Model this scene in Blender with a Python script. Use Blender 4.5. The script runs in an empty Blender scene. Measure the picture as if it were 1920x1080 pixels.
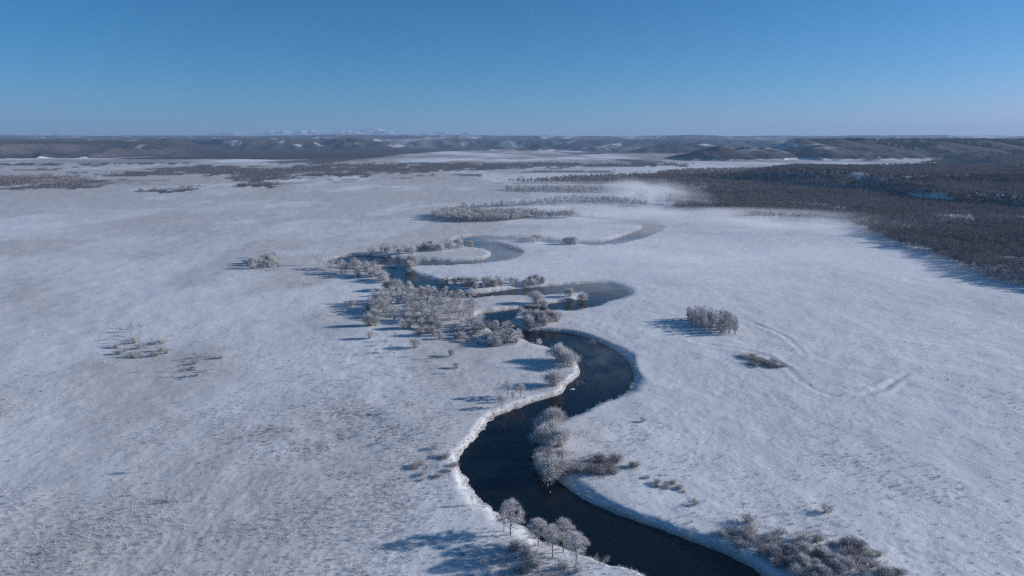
import bpy, math, random
import numpy as np
from mathutils import Vector
R = math.radians
S = bpy.context.scene
COL = S.collection

# ------------------------------------------------------------------ camera, sky, sun, exposure
CAM_H, F, HZ = 90.0, 1280.0, 260.5          # drone height, focal length in photograph pixels, horizon row
PITCH = math.atan((540 - HZ) / F)
cam_d = bpy.data.cameras.new('camera'); cam = bpy.data.objects.new('camera', cam_d); COL.objects.link(cam)
cam.location = (0, 0, CAM_H); cam.rotation_euler = (math.pi / 2 - PITCH, 0, 0)
cam_d.sensor_width = 36; cam_d.lens = 36 * F / 1920; cam_d.clip_start = 1; cam_d.clip_end = 300000
S.camera = cam
SUN_EL, SUN_AZ = 16.5, 81.0                  # azimuth clockwise from +Y (the view direction)
w = bpy.data.worlds.new('World'); S.world = w; w.use_nodes = True
nt = w.node_tree; nt.nodes.clear()
sky = nt.nodes.new('ShaderNodeTexSky'); sky.sky_type = 'NISHITA'; sky.sun_disc = False
sky.sun_elevation = R(SUN_EL); sky.sun_rotation = R(SUN_AZ)
sky.altitude = 100; sky.air_density = 0.7; sky.dust_density = 0.4; sky.ozone_density = 10.0
bg = nt.nodes.new('ShaderNodeBackground'); bg.inputs['Strength'].default_value = 0.093
wo = nt.nodes.new('ShaderNodeOutputWorld')
sep = nt.nodes.new('ShaderNodeSeparateColor'); cmb = nt.nodes.new('ShaderNodeCombineColor'); nt.links.new(sky.outputs[0], sep.inputs[0])
for ch, gain, pw in ((0, 1.20, 1.5), (1, 1.11, 1.0), (2, 0.88, 1.0)):      # the camera's colour response, the same over the whole sky
    a_ = nt.nodes.new('ShaderNodeMath'); a_.operation = 'POWER'; a_.inputs[1].default_value = pw; nt.links.new(sep.outputs[ch], a_.inputs[0])
    b_ = nt.nodes.new('ShaderNodeMath'); b_.operation = 'MULTIPLY'; b_.inputs[1].default_value = gain; nt.links.new(a_.outputs[0], b_.inputs[0]); nt.links.new(b_.outputs[0], cmb.inputs[ch])
nt.links.new(cmb.outputs[0], bg.inputs[0]); nt.links.new(bg.outputs[0], wo.inputs[0])
sd_ = bpy.data.lights.new('sun', 'SUN'); sun = bpy.data.objects.new('sun', sd_); COL.objects.link(sun)
sd_.energy = 3.95; sd_.angle = R(0.5); sd_.color = (1.0, 0.985, 1.0)
v = Vector((math.sin(R(SUN_AZ)) * math.cos(R(SUN_EL)), math.cos(R(SUN_AZ)) * math.cos(R(SUN_EL)), math.sin(R(SUN_EL))))
sun.rotation_euler = v.to_track_quat('Z', 'Y').to_euler()
S.view_settings.view_transform = 'Standard'; S.view_settings.look = 'None'
S.view_settings.exposure = 0.33; S.view_settings.gamma = 1.0; S.view_settings.use_curve_mapping = False
S.render.engine = 'CYCLES'
c = S.cycles
c.max_bounces = 5; c.diffuse_bounces = 2; c.glossy_bounces = 2; c.transmission_bounces = 2; c.volume_bounces = 1
c.transparent_max_bounces = 6; c.volume_step_rate = 1.0; c.volume_max_steps = 256; c.sample_clamp_indirect = 4; c.use_denoising = False; c.filter_width = 1.3

# ------------------------------------------------------------------ helpers
rnd = random.Random(7)
rng = np.random.default_rng(7)
SP, CP = math.sin(PITCH), math.cos(PITCH)
def at(px, py, z=0.0):
    """photograph pixel -> point of the level z (arrays or numbers)"""
    px = np.asarray(px, float); py = np.asarray(py, float)
    dx = (px - 960) / F; dv = -(py - 540) / F
    dy = CP + dv * SP; dz = -SP + dv * CP
    t = (z - CAM_H) / dz
    return dx * t, dy * t
def topx(x, y, z=0.0):
    """point -> photograph pixel, for deciding what grows where"""
    zz = z - CAM_H
    dep = y * CP - zz * SP; up = y * SP + zz * CP
    return 960 + F * x / dep, 540 - F * up / dep
def hash2(ix, iy, seed):
    h = (ix.astype(np.int64) * 374761393 + iy.astype(np.int64) * 668265263 + seed * 974634777) & 0xffffffff
    h = ((h ^ (h >> 13)) * 1274126177) & 0xffffffff
    h = ((h ^ (h >> 16)) * 2246822519) & 0xffffffff
    return ((h ^ (h >> 15)) & 0xffffff) / 16777215.0
def vn(x, y, seed=0):
    ix = np.floor(x); iy = np.floor(y); fx = x - ix; fy = y - iy
    fx = fx * fx * fx * (fx * (fx * 6 - 15) + 10); fy = fy * fy * fy * (fy * (fy * 6 - 15) + 10)
    a = hash2(ix, iy, seed); b = hash2(ix + 1, iy, seed); c_ = hash2(ix, iy + 1, seed); d = hash2(ix + 1, iy + 1, seed)
    return (a + (b - a) * fx) * (1 - fy) + (c_ + (d - c_) * fx) * fy
def fbm(x, y, sc, oct=4, seed=0, gain=0.5):
    x = np.asarray(x, float) / sc; y = np.asarray(y, float) / sc
    s = 0; a = 1; t = 0
    for k in range(oct):
        s = s + a * vn(x + k * 17.3, y - k * 9.1, seed + k); t += a; a *= gain; x, y = x * 2.03 + y * 0.21, y * 2.03 - x * 0.21
    return s / t
def sstep(a, b, x):
    t = np.clip((x - a) / (b - a), 0, 1); return t * t * (3 - 2 * t)
def smooth_poly(pts, n=6, closed=False):
    P = np.array(pts, float); out = []; N = len(P)
    for i in range(N if closed else N - 1):
        g = lambda k: P[k % N] if closed else P[min(max(k, 0), N - 1)]
        p0, p1, p2, p3 = g(i - 1), g(i), g(i + 1), g(i + 2)
        for k in range(n):
            t = k / n
            out.append(0.5 * ((2 * p1) + (-p0 + p2) * t + (2 * p0 - 5 * p1 + 4 * p2 - p3) * t * t + (-p0 + 3 * p1 - 3 * p2 + p3) * t ** 3))
    if not closed: out.append(P[-1])
    return np.array(out)
def seg_dist(x, y, A, B, chunk=6000):
    out = np.empty(len(x)); d = B - A; L = (d ** 2).sum(1) + 1e-9
    for i in range(0, len(x), chunk):
        px = x[i:i + chunk, None] - A[None, :, 0]; py = y[i:i + chunk, None] - A[None, :, 1]
        t = np.clip((px * d[:, 0] + py * d[:, 1]) / L, 0, 1)
        out[i:i + chunk] = np.sqrt(((px - t * d[:, 0]) ** 2 + (py - t * d[:, 1]) ** 2).min(1))
    return out
def inside(x, y, P, chunk=20000):
    x = np.asarray(x, float); y = np.asarray(y, float)
    out = np.zeros(len(x), bool); Q = np.roll(P, -1, 0)
    for i in range(0, len(x), chunk):
        X = x[i:i + chunk, None]; Y = y[i:i + chunk, None]
        c1 = (P[None, :, 1] > Y) != (Q[None, :, 1] > Y)
        xi = (Q[:, 0] - P[:, 0]) * (Y - P[:, 1]) / (Q[:, 1] - P[:, 1] + 1e-12) + P[:, 0]
        out[i:i + chunk] = ((c1 & (X < xi)).sum(1) % 2) == 1
    return out

# ------------------------------------------------------------------ materials
def principled(name):
    m = bpy.data.materials.new(name); m.use_nodes = True
    t = m.node_tree; b = t.nodes['Principled BSDF']; return m, t, b
def N(t, kind, **kw):
    n = t.nodes.new(kind)
    for k, v_ in kw.items(): setattr(n, k, v_)
    return n
def noise(t, vec, scale, detail=4, rough=0.55, dist=0.0):
    n = N(t, 'ShaderNodeTexNoise'); n.inputs['Scale'].default_value = scale; n.inputs['Detail'].default_value = detail
    n.inputs['Roughness'].default_value = rough; n.inputs['Distortion'].default_value = dist
    if vec is not None: t.links.new(vec, n.inputs['Vector'])
    return n.outputs['Fac']
def mapr(t, fac, a, b, lo=0.0, hi=1.0):
    n = N(t, 'ShaderNodeMapRange'); t.links.new(fac, n.inputs[0])
    for k, q in zip((1, 2, 3, 4), (a, b, lo, hi)): n.inputs[k].default_value = q
    return n.outputs[0]
def mixc(t, fac, A, B):
    n = N(t, 'ShaderNodeMix', data_type='RGBA')
    if isinstance(fac, (int, float)): n.inputs[0].default_value = fac
    else: t.links.new(fac, n.inputs[0])
    for k, q in ((6, A), (7, B)):
        if isinstance(q, tuple): n.inputs[k].default_value = (*q, 1)
        else: t.links.new(q, n.inputs[k])
    return n.outputs[2]
def math_(t, op, A, B=0.0):
    n = N(t, 'ShaderNodeMath', operation=op)
    for k, q in ((0, A), (1, B)):
        if isinstance(q, (int, float)): n.inputs[k].default_value = q
        else: t.links.new(q, n.inputs[k])
    return n.outputs[0]
def twig_mat(name, ca, cb, scale=0.9, rough=0.85):
    """colour varies along twigs and from one plant to the next"""
    m, t, b = principled(name)
    g = N(t, 'ShaderNodeNewGeometry'); oi = N(t, 'ShaderNodeObjectInfo')
    f = noise(t, g.outputs['Position'], scale, 3)
    f = math_(t, 'ADD', math_(t, 'MULTIPLY', f, 0.75), math_(t, 'MULTIPLY', noise(t, g.outputs['Position'], 0.022, 3), 0.25))
    f = math_(t, 'ADD', mapr(t, f, 0.3, 0.7, -0.15, 0.85), mapr(t, oi.outputs['Random'], 0, 1, -0.2, 0.35))
    n = N(t, 'ShaderNodeClamp'); t.links.new(f, n.inputs[0])
    t.links.new(mixc(t, n.outputs[0], ca, cb), b.inputs['Base Color'])
    b.inputs['Roughness'].default_value = rough; b.inputs['Specular IOR Level'].default_value = 0.2
    return m
M = {}
M['frost'] = twig_mat('frosted_twigs', (0.60, 0.565, 0.55), (0.84, 0.82, 0.81))
M['frost_grey'] = twig_mat('half_frosted_twigs', (0.42, 0.39, 0.385), (0.68, 0.65, 0.65))
M['twig'] = twig_mat('bare_twigs', (0.19, 0.16, 0.155), (0.32, 0.285, 0.28))
M['twig_pale'] = twig_mat('paler_bare_twigs', (0.24, 0.21, 0.205), (0.40, 0.365, 0.36))
M['brown'] = twig_mat('brown_twigs', (0.33, 0.295, 0.28), (0.66, 0.63, 0.62))
M['bark'] = twig_mat('grey_bark', (0.14, 0.12, 0.11), (0.34, 0.31, 0.30), 2.5)
M['palebark'] = twig_mat('pale_bark', (0.30, 0.27, 0.26), (0.58, 0.55, 0.54), 1.5)
M['reed'] = twig_mat('frosted_reed_blades', (0.46, 0.42, 0.39), (0.76, 0.73, 0.72), 0.2)
M['darkreed'] = twig_mat('dark_sedge_blades', (0.07, 0.055, 0.045), (0.24, 0.19, 0.16), 0.2)
M['rime'] = twig_mat('white_rime', (0.62, 0.58, 0.54), (0.82, 0.80, 0.78), 0.3)

def ground_mat():
    m, t, b = principled('snow_ground')
    g = N(t, 'ShaderNodeNewGeometry'); P = g.outputs['Position']
    at_ = lambda nm: N(t, 'ShaderNodeAttribute', attribute_name=nm).outputs['Fac']
    snow = mixc(t, mapr(t, noise(t, P, 0.012, 5), 0.35, 0.65), (0.80, 0.80, 0.80), (0.72, 0.725, 0.735))
    n1 = noise(t, P, 1.3, 5, 0.7); n2 = noise(t, P, 0.10, 4, 0.6)
    reedc = mixc(t, mapr(t, n2, 0.35, 0.65), (0.58, 0.545, 0.51), (0.45, 0.41, 0.375))
    col = mixc(t, math_(t, 'MULTIPLY', at_('reed'), mapr(t, n1, 0.3, 0.7, 0.45, 1.0)), snow, reedc)
    fine = noise(t, P, 3.2, 4, 0.75)
    sp = math_(t, 'MULTIPLY', mapr(t, fine, 0.58, 0.66), mapr(t, n2, 0.40, 0.62, 0.10, 0.6))
    col = mixc(t, sp, col, (0.40, 0.395, 0.405))
    n3 = noise(t, P, 0.06, 6, 0.7)
    woodc = mixc(t, mapr(t, n3, 0.35, 0.65), (0.085, 0.075, 0.075), (0.16, 0.145, 0.145))
    woodc = mixc(t, mapr(t, noise(t, P, 0.35, 3, 0.7), 0.60, 0.72, 0, 0.45), woodc, (0.55, 0.55, 0.56))
    col = mixc(t, at_('woods'), col, woodc)
    bankc = mixc(t, mapr(t, n1, 0.3, 0.7), (0.10, 0.085, 0.07), (0.40, 0.37, 0.34))
    col = mixc(t, at_('bank'), col, bankc)
    t.links.new(col, b.inputs['Base Color'])
    b.inputs['Roughness'].default_value = 0.8; b.inputs['Specular IOR Level'].default_value = 0.15
    # relief: tussocks and wind crust
    w1 = noise(t, P, 0.55, 4, 0.6); w2 = noise(t, P, 3.0, 4, 0.75)
    vr = N(t, 'ShaderNodeVectorRotate', rotation_type='Z_AXIS'); t.links.new(P, vr.inputs[0]); vr.inputs['Angle'].default_value = R(61)
    mp = N(t, 'ShaderNodeMapping'); t.links.new(vr.outputs[0], mp.inputs[0]); mp.inputs['Scale'].default_value = (0.22, 1.5, 1)
    w3 = noise(t, mp.outputs[0], 0.9, 5, 0.7, 0.8)
    hgt = math_(t, 'ADD', math_(t, 'MULTIPLY', w1, 0.06), math_(t, 'ADD', math_(t, 'MULTIPLY', w2, 0.13), math_(t, 'MULTIPLY', w3, math_(t, 'ADD', math_(t, 'MULTIPLY', at_('streak'), 0.10), 0.05))))
    hgt = math_(t, 'MULTIPLY', hgt, math_(t, 'ADD', mapr(t, noise(t, P, 0.03, 3, 0.6), 0.38, 0.62, 0.25, 1.0), mapr(t, noise(t, P, 0.2, 3, 0.6), 0.45, 0.65, 0.0, 0.45)))
    bp = N(t, 'ShaderNodeBump'); bp.inputs['Strength'].default_value = 1.0; bp.inputs['Distance'].default_value = 0.8
    t.links.new(hgt, bp.inputs['Height']); t.links.new(bp.outputs[0], b.inputs['Normal'])
    return m
def water_mat():
    m, t, b = principled('dark_river_water')
    b.inputs['Base Color'].default_value = (0.006, 0.010, 0.016, 1); b.inputs['Roughness'].default_value = 0.12
    b.inputs['IOR'].default_value = 1.333
    g = N(t, 'ShaderNodeNewGeometry')
    t.links.new(mapr(t, noise(t, g.outputs['Position'], 0.05, 4, 0.6, 1.5), .38, .62, .04, .26), b.inputs['Roughness'])
    mp = N(t, 'ShaderNodeMapping'); t.links.new(g.outputs['Position'], mp.inputs[0]); mp.inputs['Scale'].default_value = (1, 0.6, 1)
    h = math_(t, 'ADD', noise(t, mp.outputs[0], 0.8, 3), math_(t, 'MULTIPLY', noise(t, mp.outputs[0], 0.09, 3), 1.5))
    bp = N(t, 'ShaderNodeBump'); bp.inputs['Strength'].default_value = 0.25; bp.inputs['Distance'].default_value = 0.08
    t.links.new(h, bp.inputs['Height']); t.links.new(bp.outputs[0], b.inputs['Normal'])
    return m
def hill_mat():
    m, t, b = principled('wooded_hills')
    g = N(t, 'ShaderNodeNewGeometry'); P = g.outputs['Position']
    at_ = lambda nm: N(t, 'ShaderNodeAttribute', attribute_name=nm).outputs['Fac']
    n = noise(t, P, 0.004, 6, 0.65); n2 = noise(t, P, 0.03, 5, 0.7)
    wood = mixc(t, mapr(t, n, 0.35, 0.65), (0.042, 0.036, 0.040), (0.078, 0.066, 0.068))
    wood = mixc(t, mapr(t, n2, 0.45, 0.75, 0, 0.45), wood, (0.19, 0.185, 0.20))
    mp = N(t, 'ShaderNodeMapping'); t.links.new(P, mp.inputs[0]); mp.inputs['Scale'].default_value = (1, 0.45, 1)
    nf = noise(t, mp.outputs[0], 0.0016, 6, 0.65)
    field = mixc(t, mapr(t, nf, 0.42, 0.54), (0.80, 0.81, 0.82), (0.36, 0.32, 0.305))
    col = mixc(t, at_('snow'), wood, field)
    t.links.new(col, b.inputs['Base Color']); b.inputs['Roughness'].default_value = 0.9; b.inputs['Specular IOR Level'].default_value = 0.1
    bp = N(t, 'ShaderNodeBump'); bp.inputs['Strength'].default_value = 0.6; bp.inputs['Distance'].default_value = 4
    t.links.new(noise(t, P, 0.02, 5, 0.65), bp.inputs['Height']); t.links.new(bp.outputs[0], b.inputs['Normal'])
    return m
def mountain_mat():
    m, t, b = principled('far_snow_mountains')
    g = N(t, 'ShaderNodeNewGeometry'); sx = N(t, 'ShaderNodeSeparateXYZ'); t.links.new(g.outputs['Position'], sx.inputs[0])
    n = noise(t, g.outputs['Position'], 0.0012, 6, 0.7)
    f = math_(t, 'ADD', mapr(t, sx.outputs[2], 130, 420, -0.3, 1.0), mapr(t, n, 0.3, 0.7, -0.5, 0.5))
    cl = N(t, 'ShaderNodeClamp'); t.links.new(f, cl.inputs[0])
    t.links.new(mixc(t, cl.outputs[0], (0.09, 0.09, 0.10), (0.62, 0.64, 0.68)), b.inputs['Base Color'])
    b.inputs['Roughness'].default_value = 0.9
    return m
M['ground'] = ground_mat(); M['water'] = water_mat(); M['hills'] = hill_mat(); M['mountain'] = mountain_mat()
def simple(name, colr, rough=0.7):
    m, t, b = principled(name)
    g = N(t, 'ShaderNodeNewGeometry')
    t.links.new(mixc(t, noise(t, g.outputs['Position'], 3.0), tuple(q * 0.75 for q in colr), colr), b.inputs['Base Color'])
    b.inputs['Roughness'].default_value = rough; return m
M['ice'] = simple('snow_covered_ice', (0.80, 0.81, 0.82)); M['wood'] = simple('weathered_wood', (0.14, 0.11, 0.09))

# ------------------------------------------------------------------ river traced bank by bank
RIGHT = [(2150,1500),(1820,1300),(1620,1185),(1500,1118),(1430,1080),(1395,1057),(1350,1036),(1300,1016),(1250,998),(1200,981),(1160,966),(1120,949),(1090,935),(1065,918),(1045,900),
 (1028,880),(1016,862),(1012,840),(1014,815),(1026,800),(1048,792),(1065,784),(1095,772),(1120,758),(1145,750),(1172,736),(1184,718),(1187,700),(1180,682),
 (1163,665),(1142,652),(1120,642),(1102,635),(1075,627),(1030,622),(980,619),(963,613),(955,606),(962,595),(977,588),(1010,586),(1040,585),(1067,584),
 (1092,579),(1115,575),(1140,567),(1162,560),(1177,552),(1170,544),(1150,536),(1130,532),(1095,532),(1055,535),(1030,537),(1000,539),(970,542),(942,545),
 (920,549),(885,551),(858,547),(837,540),(812,527),(790,519),(770,512),(752,506),(735,502),(715,500),(695,498),(720,498),(770,499),(805,498),(850,498),(880,497),(920,493),
 (950,489),(970,482),(977,475),(970,471),(955,466),(940,461),(925,456),(912,453),(930,451),(967,453),(992,453),(1030,457),(1080,460),(1142,460),(1192,450),(1225,438),
 (1243,427),(1225,420),(1205,416.5),(1155,410.5),(1105,407),(1070,404),(1010,402),(950,400.5),(890,399),(860,396.5),(850,394),(880,391),(940,387),(1010,384),(1080,381),(1140,377),
 (1185,372),(1205,366),(1212,361),(1195,357),(1150,354),(1080,352.3),(1000,350.5)]
LEFT = [(2050,1800),(1600,1370),(1410,1210),(1290,1125),(1201,1078),(1170,1067),(1135,1058),(1107,1046),(1085,1040),(1061,1028),(1039,1021),(1017,1015),(1006,1005),(984,988),(951,972),(929,956),
 (907,942),(890,922),(875,896),(862,876),(857,862),(868,846),(890,825),(907,806),(930,783),(960,770),(1007,752),(1040,743),(1057,736),(1060,727),(1070,717),
 (1085,705),(1087,694),(1082,681),(1070,669),(1052,659),(1030,652),(1005,646),(980,638),(950,630),(922,622),(906,612),(898,600),(897,592),(908,587),(930,585),
 (965,580),(992,576),(1020,572),(1045,568),(1070,565),(1086,560),(1097,555),(1092,551),(1070,551.5),(1030,555),(990,555),(930,556),(885,560),(840,561),(800,556),
 (765,549),(748,541),(738,531),(722,519),(706,509),(688,503),(655,501),(628,497),(614,491),(626,485),(650,481),(690,480),(745,485),(795,489),(850,490),(890,489),
 (908,486),(918,481),(921,477),(917,472),(905,468),(880,465),(862,460),(850,454),(852,449),(870,446),(905,444),(950,445),(990,447),(1050,451),(1100,454),(1135,452),
 (1160,446),(1185,437),(1203,429),(1205,422.5),(1180,418.5),(1150,415),(1105,411),(1070,407.5),(1010,405),(950,404),(880,402.5),(845,400),(828,396),(836,391),
 (870,388),(940,384),(1010,381.3),(1080,378),(1140,374.5),(1172,370),(1188,365),(1190,361),(1170,358),(1120,356),(1060,354),(1000,352.5)]
WZ = -1.5
def world_poly(px, z=WZ, n=5, closed=False):
    p = smooth_poly(px, n, closed); x, y = at(p[:, 0], p[:, 1], z); return np.stack([x, y], 1)
WR, WL = world_poly(RIGHT), world_poly(LEFT)
RIV = np.concatenate([WR, WL[::-1]])
RSEG_A = np.concatenate([WR[:-1], WL[:-1]]); RSEG_B = np.concatenate([WR[1:], WL[1:]])
def river_sd(x, y):
    """metres from the water's edge, negative over water"""
    x = np.atleast_1d(np.asarray(x, float)); y = np.atleast_1d(np.asarray(y, float))
    out = np.full(len(x), 60.0)
    k = (x > RIV[:, 0].min() - 30) & (x < RIV[:, 0].max() + 30) & (y > RIV[:, 1].min() - 30) & (y < RIV[:, 1].max() + 30)
    if k.any():
        X, Y = x[k], y[k]; X = X + (fbm(X, Y, 2.6, 3, 91) - 0.5) * (1.0 + 1.2 * (X < (Y - 180) * .1)); Y2 = Y + (fbm(X, Y, 3.0, 3, 95) - 0.5) * (1.0 + 1.4 * (X < (Y - 180) * .1))
        d = seg_dist(X, Y2, RSEG_A, RSEG_B); ins = inside(X, Y2, RIV)
        out[k] = np.where(ins, -d, d)
    return out

# terraces and bluffs to the right, all in world metres
def curve_y(px, z=0.0):
    x, y = at([p[0] for p in px], [p[1] for p in px], z); return np.array(x), np.array(y)
AX, AY = curve_y([(1180,330),(1300,338),(1413,346),(1500,351),(1590,357),(1660,371),(1740,385),(1830,392),(1920,397),(2200,425)])
BX, BY = curve_y([(1400,333),(1480,337),(1560,342),(1640,343),(1740,344),(1860,346),(1990,352),(2200,360)], 18)
SCAR = [world_poly(q, 0, 4) for q in ([(1385,597),(1430,612),(1468,630),(1497,650),(1512,666)],
        [(1300,640),(1350,650),(1400,658),(1445,672),(1478,692),(1500,714),(1530,733),(1575,744),(1620,741),(1665,724),(1700,700)],
        [(1160,556),(1220,570),(1280,580),(1330,600)],
        [(1540,600),(1600,620),(1650,634),(1700,642),(1780,662),(1860,690),(1920,715),(2000,750)],
        [(1590,640),(1650,655),(1720,690),(1800,720),(1900,765),(2000,800)])]
SA = np.concatenate([q[:-1] for q in SCAR]); SB = np.concatenate([q[1:] for q in SCAR])      # all of them carry sedge
GA = np.concatenate([q[:-1] for q in SCAR[:3]]); GB = np.concatenate([q[1:] for q in SCAR[:3]])   # the ones that are still hollow
TRAIL = [world_poly(q, 0, 4) for q in ([(430,835),(412,870),(398,898),(375,935),(362,950)],[(100,865),(75,885),(55,905),(20,935)],[(560,1010),(585,985),(600,950),(640,915),(700,870)],
        [(330,1080),(360,1050),(372,1010),(395,985),(440,960)],[(700,930),(690,880),(660,820),(640,800)])]
TA = np.concatenate([q[:-1] for q in TRAIL]); TB = np.concatenate([q[1:] for q in TRAIL])
CONES = []   # far hill spurs: x, y, height, radius
def cone(px, dist, h, r): CONES.append(((px - 960) / F * dist * 0.985, dist, h, r))
def ground_z(x, y, sd=None):
    x = np.asarray(x, float); y = np.asarray(y, float)
    if sd is None: sd = river_sd(x, y)
    rng_ = np.hypot(x, y)
    z = (fbm(x, y, 60, 3, 5) - 0.5) * 1.0 + (fbm(x, y, 9, 3, 11) - 0.5) * 0.5
    near = 1 - sstep(250, 700, rng_)
    z = z + near * (np.abs(fbm(x, y, 1.7, 3, 21, 0.6) - 0.5) * 2) * 0.15 * (0.35 + 1.1 * sstep(0.35, 0.7, fbm(x, y, 40, 3, 25)))
    # old channel scars
    k = (y > 180) & (y < 520) & (x > 30)
    if k.any():
        d = seg_dist(x[k] + (fbm(x[k], y[k], 14, 3, 27) - .5) * 3, y[k] + (fbm(x[k], y[k], 14, 3, 28) - .5) * 3, GA, GB)
        fad = 0.6 + 1.3 * sstep(.35, .65, fbm(x[k], y[k], 14, 3, 29))
        z[k] = z[k] - 0.20 * fad * np.exp(-(d / 1.1) ** 2) + 0.12 * fad * np.exp(-((d - 2.4) / 1.2) ** 2)
    k = (y < 330) & (x < 40)
    if k.any():
        d = seg_dist(x[k], y[k], TA, TB); z[k] = z[k] - 0.07 * sstep(.35, .6, fbm(x[k], y[k], 9, 3, 31)) * np.exp(-(d / 0.45) ** 2)
    # banks
    bw = 1.6 + 4.2 * sstep(.42, .72, fbm(x, y, 40, 2, 33)) + 1.6 * fbm(x, y, 5, 3, 35)
    t_ = np.clip(sd / bw, 0, 1) ** 0.7; lev = t_ * t_ * (3 - 2 * t_)
    low_ = np.where(sd > 0, WZ * (1 - lev), WZ + np.maximum(sd * 1.2, -1.6)); z = np.where(sd < 25, z * sstep(0, 9, sd) + low_, z)
    # terraces
    def terrace(TX, TY, noise_, width, ramp):
        out = np.zeros(len(x)); k = (y > TY.min() - 120) & (x > TX[0] - 100)
        if k.any():
            xx, yy = x[k], y[k]; P_ = np.stack([TX, TY], 1); d = seg_dist(xx, yy, P_[:-1], P_[1:]) * np.sign(yy - np.interp(xx, TX, TY))
            out[k] = sstep(-5, width, d + noise_[k]) * sstep(TX[0], TX[0] + ramp, xx)
        return out
    A = terrace(AX, AY, (fbm(x, y, 60, 3, 41) - 0.5) * 60, 44, 260)
    B = terrace(BX, BY, (fbm(x, y, 110, 3, 43) - 0.5) * 80, 58, 160)
    fall = 1 - sstep(1450, 1700, y - 0.05 * x)
    z = z + (A * (8 + 6 * sstep(300, 620, x)) + B * 12 + (A + B) * (fbm(x, y, 150, 3, 47) - 0.5) * 5) * fall
    # rounded hill further right
    z = z + 44 * np.exp(-((x - 1760) / 260) ** 2 - ((y - 2250) / 190) ** 2) + 30 * np.exp(-((x - 1490) / 75) ** 2 - ((y - 2200) / 120) ** 2)
    return z
# ------------------------------------------------------------------ ground sheets
def pxmask(pts, X, Y, soft=0, seed=0, amp=1.0):
    """inside a traced patch; the outline is roughened by noise"""
    PX, PY = topx(X, Y); k = amp
    PX = PX + (fbm(X, Y, 60, 4, seed + 3) - 0.5) * 60 * k; PY = PY + (fbm(X, Y, 45, 4, seed) - 0.5) * 6 * k
    return inside(PX, PY, np.array(pts, float))
WOODS = [[(-80,333),(60,331),(150,331),(200,340),(205,349),(140,355),(60,355),(-80,357)],
         [(255,357),(300,356),(305,361),(262,362)],[(325,353),(372,352),(370,357),(330,358)],
         [(440,322),(520,316),(640,308),(780,306),(900,306),(1000,309),(1000,303),(1120,303),(1230,303),(1280,308),(1290,312),(1180,313),(1060,313),(960,316),(860,318),(760,324),(700,330),(640,330),(560,333),(500,338),(440,340),(430,334)],
         [(440,345),(500,342),(540,346),(500,350),(450,350)],
         [(200,325),(300,318),(400,317),(500,313),(500,318),(430,327),(300,330),(210,331)],
         [(140,303),(260,300),(360,300),(380,305),(260,309),(150,308)],
         [(0,305),(120,306),(130,309),(-60,311)],[(300,313),(420,311),(520,313),(420,318),(310,319)],
         [(545,308),(640,303),(640,309),(560,313)]]
def grid_mesh(name, X, Y, Z, attrs, mat):
    nr, nc = X.shape
    co = np.stack([X, Y, Z], -1).reshape(-1, 3).astype(np.float32)
    i = np.arange(nr * nc).reshape(nr, nc)
    q = np.stack([i[:-1, :-1], i[:-1, 1:], i[1:, 1:], i[1:, :-1]], -1).reshape(-1, 4)
    me = bpy.data.meshes.new(name); me.vertices.add(len(co)); me.vertices.foreach_set('co', co.ravel())
    me.loops.add(q.size); me.loops.foreach_set('vertex_index', q.ravel().astype(np.int32))
    me.polygons.add(len(q)); me.polygons.foreach_set('loop_start', np.arange(0, q.size, 4, dtype=np.int32))
    me.update(calc_edges=True); me.polygons.foreach_set('use_smooth', np.ones(len(q), bool))
    for k, a in attrs.items():
        A = me.attributes.new(k, 'FLOAT', 'POINT'); A.data.foreach_set('value', a.reshape(-1).astype(np.float32))
    me.materials.append(mat)
    o = bpy.data.objects.new(name, me); COL.objects.link(o); o['kind'] = 'structure'
    return o
ang = np.tan(np.linspace(R(-52), R(52), 800))
dep = np.linspace(R(74), math.atan(CAM_H / 2700), 740)
dd = CAM_H / np.tan(dep)
X = ang[None, :] * (dd[:, None] + 70); Y = np.repeat(dd[:, None], len(ang), 1)
xf, yf = X.ravel(), Y.ravel()
sdv = river_sd(xf, yf)
Z = ground_z(xf, yf, sdv)
PX, PY = topx(xf, yf)
woods = np.zeros(len(xf))
kk = yf > 900
woods = np.where(yf > 1850, sstep(3, 9, Z), 0.0)
for i, p in enumerate(WOODS): woods[kk] = np.maximum(woods[kk], pxmask(p, xf[kk], yf[kk], seed=60 + i, amp=1.6) * sstep(.26, .42, fbm(xf[kk], yf[kk] * .4, 70, 4, 61 + i)))
reed = sstep(0.42, 0.62, fbm(xf, yf * 0.6, 70, 5, 71)) * 0.8
reed = np.maximum(reed, sstep(0.46, 0.60, fbm(xf, yf * 0.35, 190, 5, 77)) * sstep(500, 800, yf))
reed = np.maximum(reed, sstep(.485, .515, fbm(xf, yf * .7, 130, 6, 81, .6)) * sstep(700, 1000, yf) * .9)
woods = np.maximum(woods, sstep(.60, .65, fbm(xf, yf * .8, 110, 5, 83, .6)) * sstep(1250, 1700, yf) * (xf < yf * .15) * .8)
reed *= np.where(xf < 30, 1.0, 0.35) * (1 - 0.6 * sstep(0, 60, xf - (yf - 450) * 0.2))
reed = np.maximum(reed, 1.35 * sstep(0.44, 0.54, fbm(xf, yf * 0.45, 260, 6, 79, .6)) * sstep(1000, 1600, yf))
for cxp, cyp, rx, ry, s_ in ((120,398,150,5,1),(640,425,50,14,.6),(870,375,120,8,.5),(60,560,130,60,.8),(300,470,260,18,.6),(640,795,150,70,.7),(500,810,60,25,.8)):
    reed = np.maximum(reed, s_ * np.exp(-((PX - cxp) / rx) ** 2 - ((PY - cyp) / ry) ** 2) * (0.4 + 0.9 * fbm(xf, yf, 12, 3, 85)))
streak = sstep(15, 60, xf) * sstep(0, 20, sdv) * (1 - sstep(380, 600, yf))
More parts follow.
